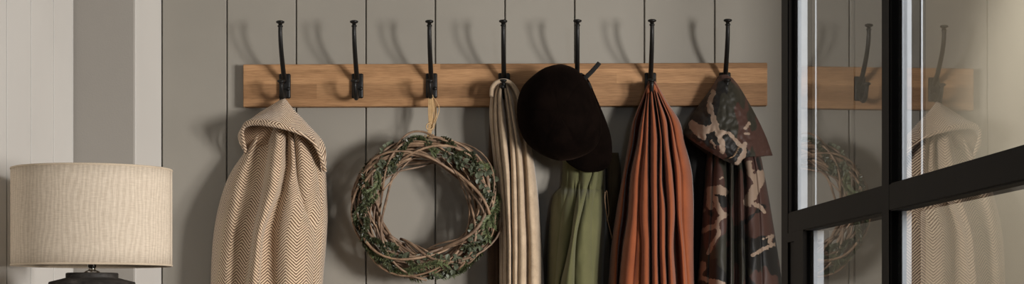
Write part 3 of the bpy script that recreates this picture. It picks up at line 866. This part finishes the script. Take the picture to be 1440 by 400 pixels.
def dome(name, P, c, y0, h, mat, parent, pw=2.2, n=96, rings=22, lip=.012, bulge=None):
    O = closed_path(P, n); G = []
    c = Vector((*c, 0)); bm = bmesh.new()
    for i in range(rings):
        r = sin((i + 1) / rings * pi / 2)
        row = []
        for k, p in enumerate(O):
            q = c + (p - c) * r
            d = y0 + h * max(0, 1 - r ** pw) ** .55
            if bulge: d += bulge(q.x, q.y, r, k / n)
            row.append(bm.verts.new(at(q.x, q.y, -d)))
        G.append(row)
    top = bm.verts.new(at(c.x, c.y, -(y0 + h + (bulge(c.x, c.y, 0, 0) if bulge else 0))))
    back = [bm.verts.new(at(*(c + (p - c) * .97).xy, -(y0 - lip))) for p in O]
    bc = bm.verts.new(at(c.x, c.y, -(y0 - lip * .2)))
    for k in range(n):
        j = (k + 1) % n
        bm.faces.new((top, G[0][k], G[0][j]))
        for a_, b_ in zip(G, G[1:]): bm.faces.new((a_[k], b_[k], b_[j], a_[j]))
        bm.faces.new((G[-1][k], back[k], back[j], G[-1][j])); bm.faces.new((back[k], bc, back[j]))
    return mesh(name, bm, mat, parent)
def seams(x, y, r, f):
    s = abs(((f * 6 + .2) % 1) - .5) * 2
    return -.0022 * exp(-((1 - s) / .06) ** 2) * min(1, r * 2) + .002 * noise.noise(Vector((x * .04, y * .04, 2)))
dome('crown', OUT, (786, 158), .115, .105, M['velvet'], root, bulge=seams)
BR = [(818, 105), (828, 113), (836, 131), (845, 152), (853, 172), (859, 192), (861, 212), (859, 228), (851, 238), (838, 242.5), (822, 242), (807, 236), (795, 226), (786, 210), (800, 170), (812, 135)]
dome('peak', BR, (826, 190), .088, .020, M['velvet'], root, pw=3, lip=.010)
e0 = at(813, 124, -.125); 
bm = bmesh.new()
P = smooth_path([at(819, 117, -.118), at(824, 109, -.125), at(833, 100, -.124), at(843, 88.5, -.120)], 14)
tube(bm, P, .0052, 8, flat=.35, up=(-1, 0, 1))
mesh('strap_end', bm, M['strap'], root)
bm = bmesh.new()
tube(bm, smooth_path([at(812, 128, HY - .001 if 0 else -.070), at(812.5, 112, -.085), at(816, 107, -.105), at(821, 113, -.118), at(826, 124, -.118), at(830, 136, -.112)], 24), .0042, 8, flat=.4, up=(0, 1, 0))
mesh('chin_strap', bm, M['strap'], root)
bm = bmesh.new(); box(bm, (-.006, -.0015, -.0075), (.006, .0015, .0075), .0012)
bmesh.ops.rotate(bm, verts=bm.verts, cent=(0, 0, 0), matrix=Matrix.Rotation(radians(-20), 3, 'Y'))
bmesh.ops.translate(bm, verts=bm.verts, vec=at(827.5, 121, -.124)); mesh('strap_keeper', bm, M['strap'], root)
bm = bmesh.new(); lathe(bm, [(.0001, .004), (.005, .003), (.007, 0)], 16, at(754, 151, -.186), (0, -1, 0), cap=False); mesh('vent_eyelet', bm, M['velvet'], root)
settle(root)

# ------------------------------------------------------------------ console table and lamp
LX, LY = at(129.5, 300, -.93).x, -.93
TBL = .86
t = thing('console_table', 'narrow dark wooden console table below the frame carrying the lamp', 'table', (LX, LY + .1, 0))
bm = bmesh.new(); box(bm, (X1 + .01, LY - .55, TBL - .03), (LX + .28, LY + .32, TBL), .003); mesh('table_top', bm, M['floor'], t, smooth=False)
for sx in (X1 + .03, LX + .25):
    for sy in (LY - .52, LY + .29):
        bm = bmesh.new(); box(bm, (sx - .018, sy - .018, 0), (sx + .018, sy + .018, TBL - .03), .003); mesh('leg', bm, M['floor'], t, smooth=False)
settle(t)
lamp = thing('table_lamp', 'table lamp with a drum linen shade on a dark distressed pottery base', 'lamp', (LX, LY, TBL))
dl = LY + D
SR = 107 / 2600 * (dl / cos(.27) ) * 1.0
zt = EYE + .2640; zb = EYE + .0872
def shade():
    n = 128; bm = bmesh.new(); me = None
    G = []
    for (r, z) in [(SR, zb), (SR, zb + .03), (SR, (zb + zt) / 2), (SR, zt - .03), (SR, zt)]:
        G.append([Vector((LX + r * cos(2 * pi * k / n), LY + r * sin(2 * pi * k / n), z)) for k in range(n + 1)])
    uv = [[(2 * pi * SR * k / n, g[0].z) for k in range(n + 1)] for g in G]
    o = grid_mesh('lamp_shade', G, M['linen'], lamp, uv=uv, solid=.0018); return o
sh = shade()
for nm, z in (('lower_tape', zb), ('upper_tape', zt)):
    bm = bmesh.new(); n = 128
    tube(bm, [(LX + (SR) * cos(2 * pi * k / n), LY + (SR) * sin(2 * pi * k / n), z) for k in range(n + 1)], .0020, 8, cap=False)
    mesh(nm, bm, M['trim'], sh)
bm = bmesh.new(); lathe(bm, [(SR - .0025, zb + .001), (SR - .0025, zt - .001)], 96, (LX, LY, 0), cap=False); mesh('inner_lining', bm, M['shade_in'], sh)
bm = bmesh.new()
for k in range(3):
    a_ = 2 * pi * k / 3 + .5
    tube(bm, [(LX + .02 * cos(a_), LY + .02 * sin(a_), zb + .02), (LX + (SR - .002) * cos(a_), LY + (SR - .002) * sin(a_), zb + .004)], .0014, 6)
mesh('shade_spider', bm, M['chrome'], sh)
k_ = dl / 2600
vz = lambda py: EYE + (HZ - py) * k_
bm = bmesh.new()
lathe(bm, [(.0001, TBL), (.07, TBL), (.075, TBL + .006), (.085, TBL + .03), (.12, TBL + .10), (.138, TBL + .17), (.134, TBL + .225), (.115, TBL + .27), (.078, vz(397)), (.058, vz(393.2)), (.0475, vz(391)), (.0478, vz(389.5)), (.0478, vz(385)), (.0455, vz(384)), (.036, vz(384)), (.034, vz(386)), (.0001, vz(386))], 72, (LX, LY, 0))
mesh('lamp_base', bm, M['vase'], lamp)
bm = bmesh.new()
lathe(bm, [(.0155, vz(386)), (.0155, vz(383.6)), (.012, vz(381.5)), (.0065, vz(380)), (.0060, vz(377)), (.0080, vz(376)), (.0080, vz(371)), (.012, vz(370)), (.014, vz(362)), (.0145, vz(345)), (.002, vz(344))], 32, (LX, LY, 0))
mesh('lamp_holder', bm, M['chrome'], lamp)
bm = bmesh.new()
lathe(bm, [(.0001, vz(298)), (.012, vz(299)), (.024, vz(306)), (.029, vz(316)), (.026, vz(328)), (.015, vz(340)), (.0135, vz(345))], 32, (LX, LY, 0)); mesh('bulb', bm, M['ceil'], lamp)
bm = bmesh.new(); tube(bm, smooth_path([(LX, LY + .072, TBL + .012), (LX, LY + .11, TBL + .006), (LX - .03, LY + .2, TBL + .0035), (LX - .06, LY + .3, TBL + .0035)], 20), .0028, 8); mesh('cord', bm, M['iron'], lamp)
settle(lamp)

# ------------------------------------------------------------------ glazed steel door
# plane n.(x,y) = c  with the leaf running from its free edge (far) towards the camera
DD = Vector((.05955977, -.99822474, 0)); DN = Vector((-.99822474, -.05955977, 0))   # along the leaf, out of its left face
P0 = Vector((.2629495, -2.241466, 0))
def dp(s, o, z): return P0 + DD * s + DN * o + Vector((0, 0, z))
def dbox(bm, s0, s1, o0, o1, z0, z1, bev=.0012):
    vs = [bm.verts.new(dp(s, o, z)) for s in (s0, s1) for o in (o0, o1) for z in (z0, z1)]
    fs = [bm.faces.new([vs[i] for i in q]) for q in ((0,1,3,2),(4,6,7,5),(0,4,5,1),(2,3,7,6),(0,2,6,4),(1,5,7,3))]
    if bev: bmesh.ops.bevel(bm, geom=list({e for f in fs for e in f.edges}), offset=bev, segments=2, affect='EDGES')
door = thing('door_1', 'open black steel-framed glazed door at the right, its panes mirroring the coat rail', 'door', (P0.x, P0.y, 0))
door['kind'] = 'structure'
ZB1, ZB0 = EYE + .1105, EYE + .0865               # the horizontal glazing bar
TOP, BOT = 2.06, .012
SE = .040                                          # stile width
SM0, SM1 = .478, .506                              # upright glazing bar
SEND = .985
E0, E1 = -.020, .0075
def bar(name, *a, mat='steel'):
    bm = bmesh.new(); dbox(bm, *a); return mesh(name, bm, M[mat], door, smooth=False)
bar('free_stile', 0, SE, E0, E1, BOT, TOP)
bar('edge_strip', -.012, .0, E0 - .004, .001, BOT, TOP)
bar('hinge_stile', SEND - .04, SEND, E0, E1, BOT, TOP)
bar('upright_bar', SM0, SM1, E0, E1, BOT + .02, TOP - .02)
bar('glazing_bar', SE, SEND - .04, E0, E1 - .0002, ZB0, ZB1)
bar('top_rail', SE, SEND - .04, E0, E1 - .0002, TOP - .04, TOP)
bar('bottom_rail', SE, SEND - .04, E0, E1 - .0002, BOT, BOT + .25)
LB = .128
bar('lock_panel', SE, LB, E0, E1 - .0025, .85, ZB0 + .002)
# raised rim of the lock panel
bm = bmesh.new()
dbox(bm, SE - .001, LB, E1 - .004, E1 + .0003, ZB0 - .009, ZB0 + .001, 0)
dbox(bm, LB - .052, LB, E1 - .004, E1 + .0003, .85, ZB0 - .009, 0)
mesh('lock_rim', bm, M['steel'], door, smooth=False)
ROWS = [(BOT + .25, ZB0), (ZB1, TOP - .04)]
for ci, (s0, s1) in enumerate(((SE, SM0), (SM1, SEND - .04))):
    for ri, (z0, z1) in enumerate(ROWS):
        a0 = LB if (ci == 0 and ri == 0) else s0
        # a very slight lean of the leaf and of the second column of panes
        ty = .00105; tx = [.00005, .00150][ci]
        bm = bmesh.new()
        zm = EYE + .2; sm = (s0 + s1) / 2
        vs = [bm.verts.new(dp(s, (s - sm) * tx - (z - zm) * ty, z)) for s, z in ((a0 - .002, z0 - .002), (s1 + .002, z0 - .002), (s1 + .002, z1 + .002), (a0 - .002, z1 + .002))]
        f = bm.faces.new(vs); bm.normal_update()
        if f.normal.dot(DN) < 0: f.normal_flip()
        me = bpy.data.meshes.new('glass_pane'); bm.to_mesh(me); bm.free(); link('glass_pane', me, M['glass'], door)
        # aluminium glazing strip behind the far edge of the pane and, beyond it, a thin strip standing in for its reflection
        bm = bmesh.new(); dbox(bm, a0 - .001, a0 + .004, -.0135 if ci == 0 else -.0108, -.0028, z0, z1, 0); mesh('glazing_strip', bm, M['spacer'], door, smooth=False)
        bm = bmesh.new(); dbox(bm, a0 + (.058 if ci == 0 else .034), a0 + (.059 if ci == 0 else .035), -.0125, -.0110, z0, z1, 0)
        if ri == 1: mesh('mirrored_edge', bm, M['spacer'], door, smooth=False)
        else: bm.free()
bm = bmesh.new()
lathe(bm, [(.024, 0), (.024, .004), (.020, .006), (.009, .007), (.009, .035)], 24, dp(.062, E1 - .002, 1.02), tuple(DN))
pl = mesh('handle_rose', bm, M['iron'], door)
bm = bmesh.new(); tube(bm, smooth_path([dp(.062, .030, 1.02), dp(.064, .040, 1.02), dp(.075, .044, 1.02), dp(.12, .044, 1.02), dp(.175, .044, 1.018)], 20), .0075, 10); mesh('door_handle', bm, M['iron'], door)
settle(door)
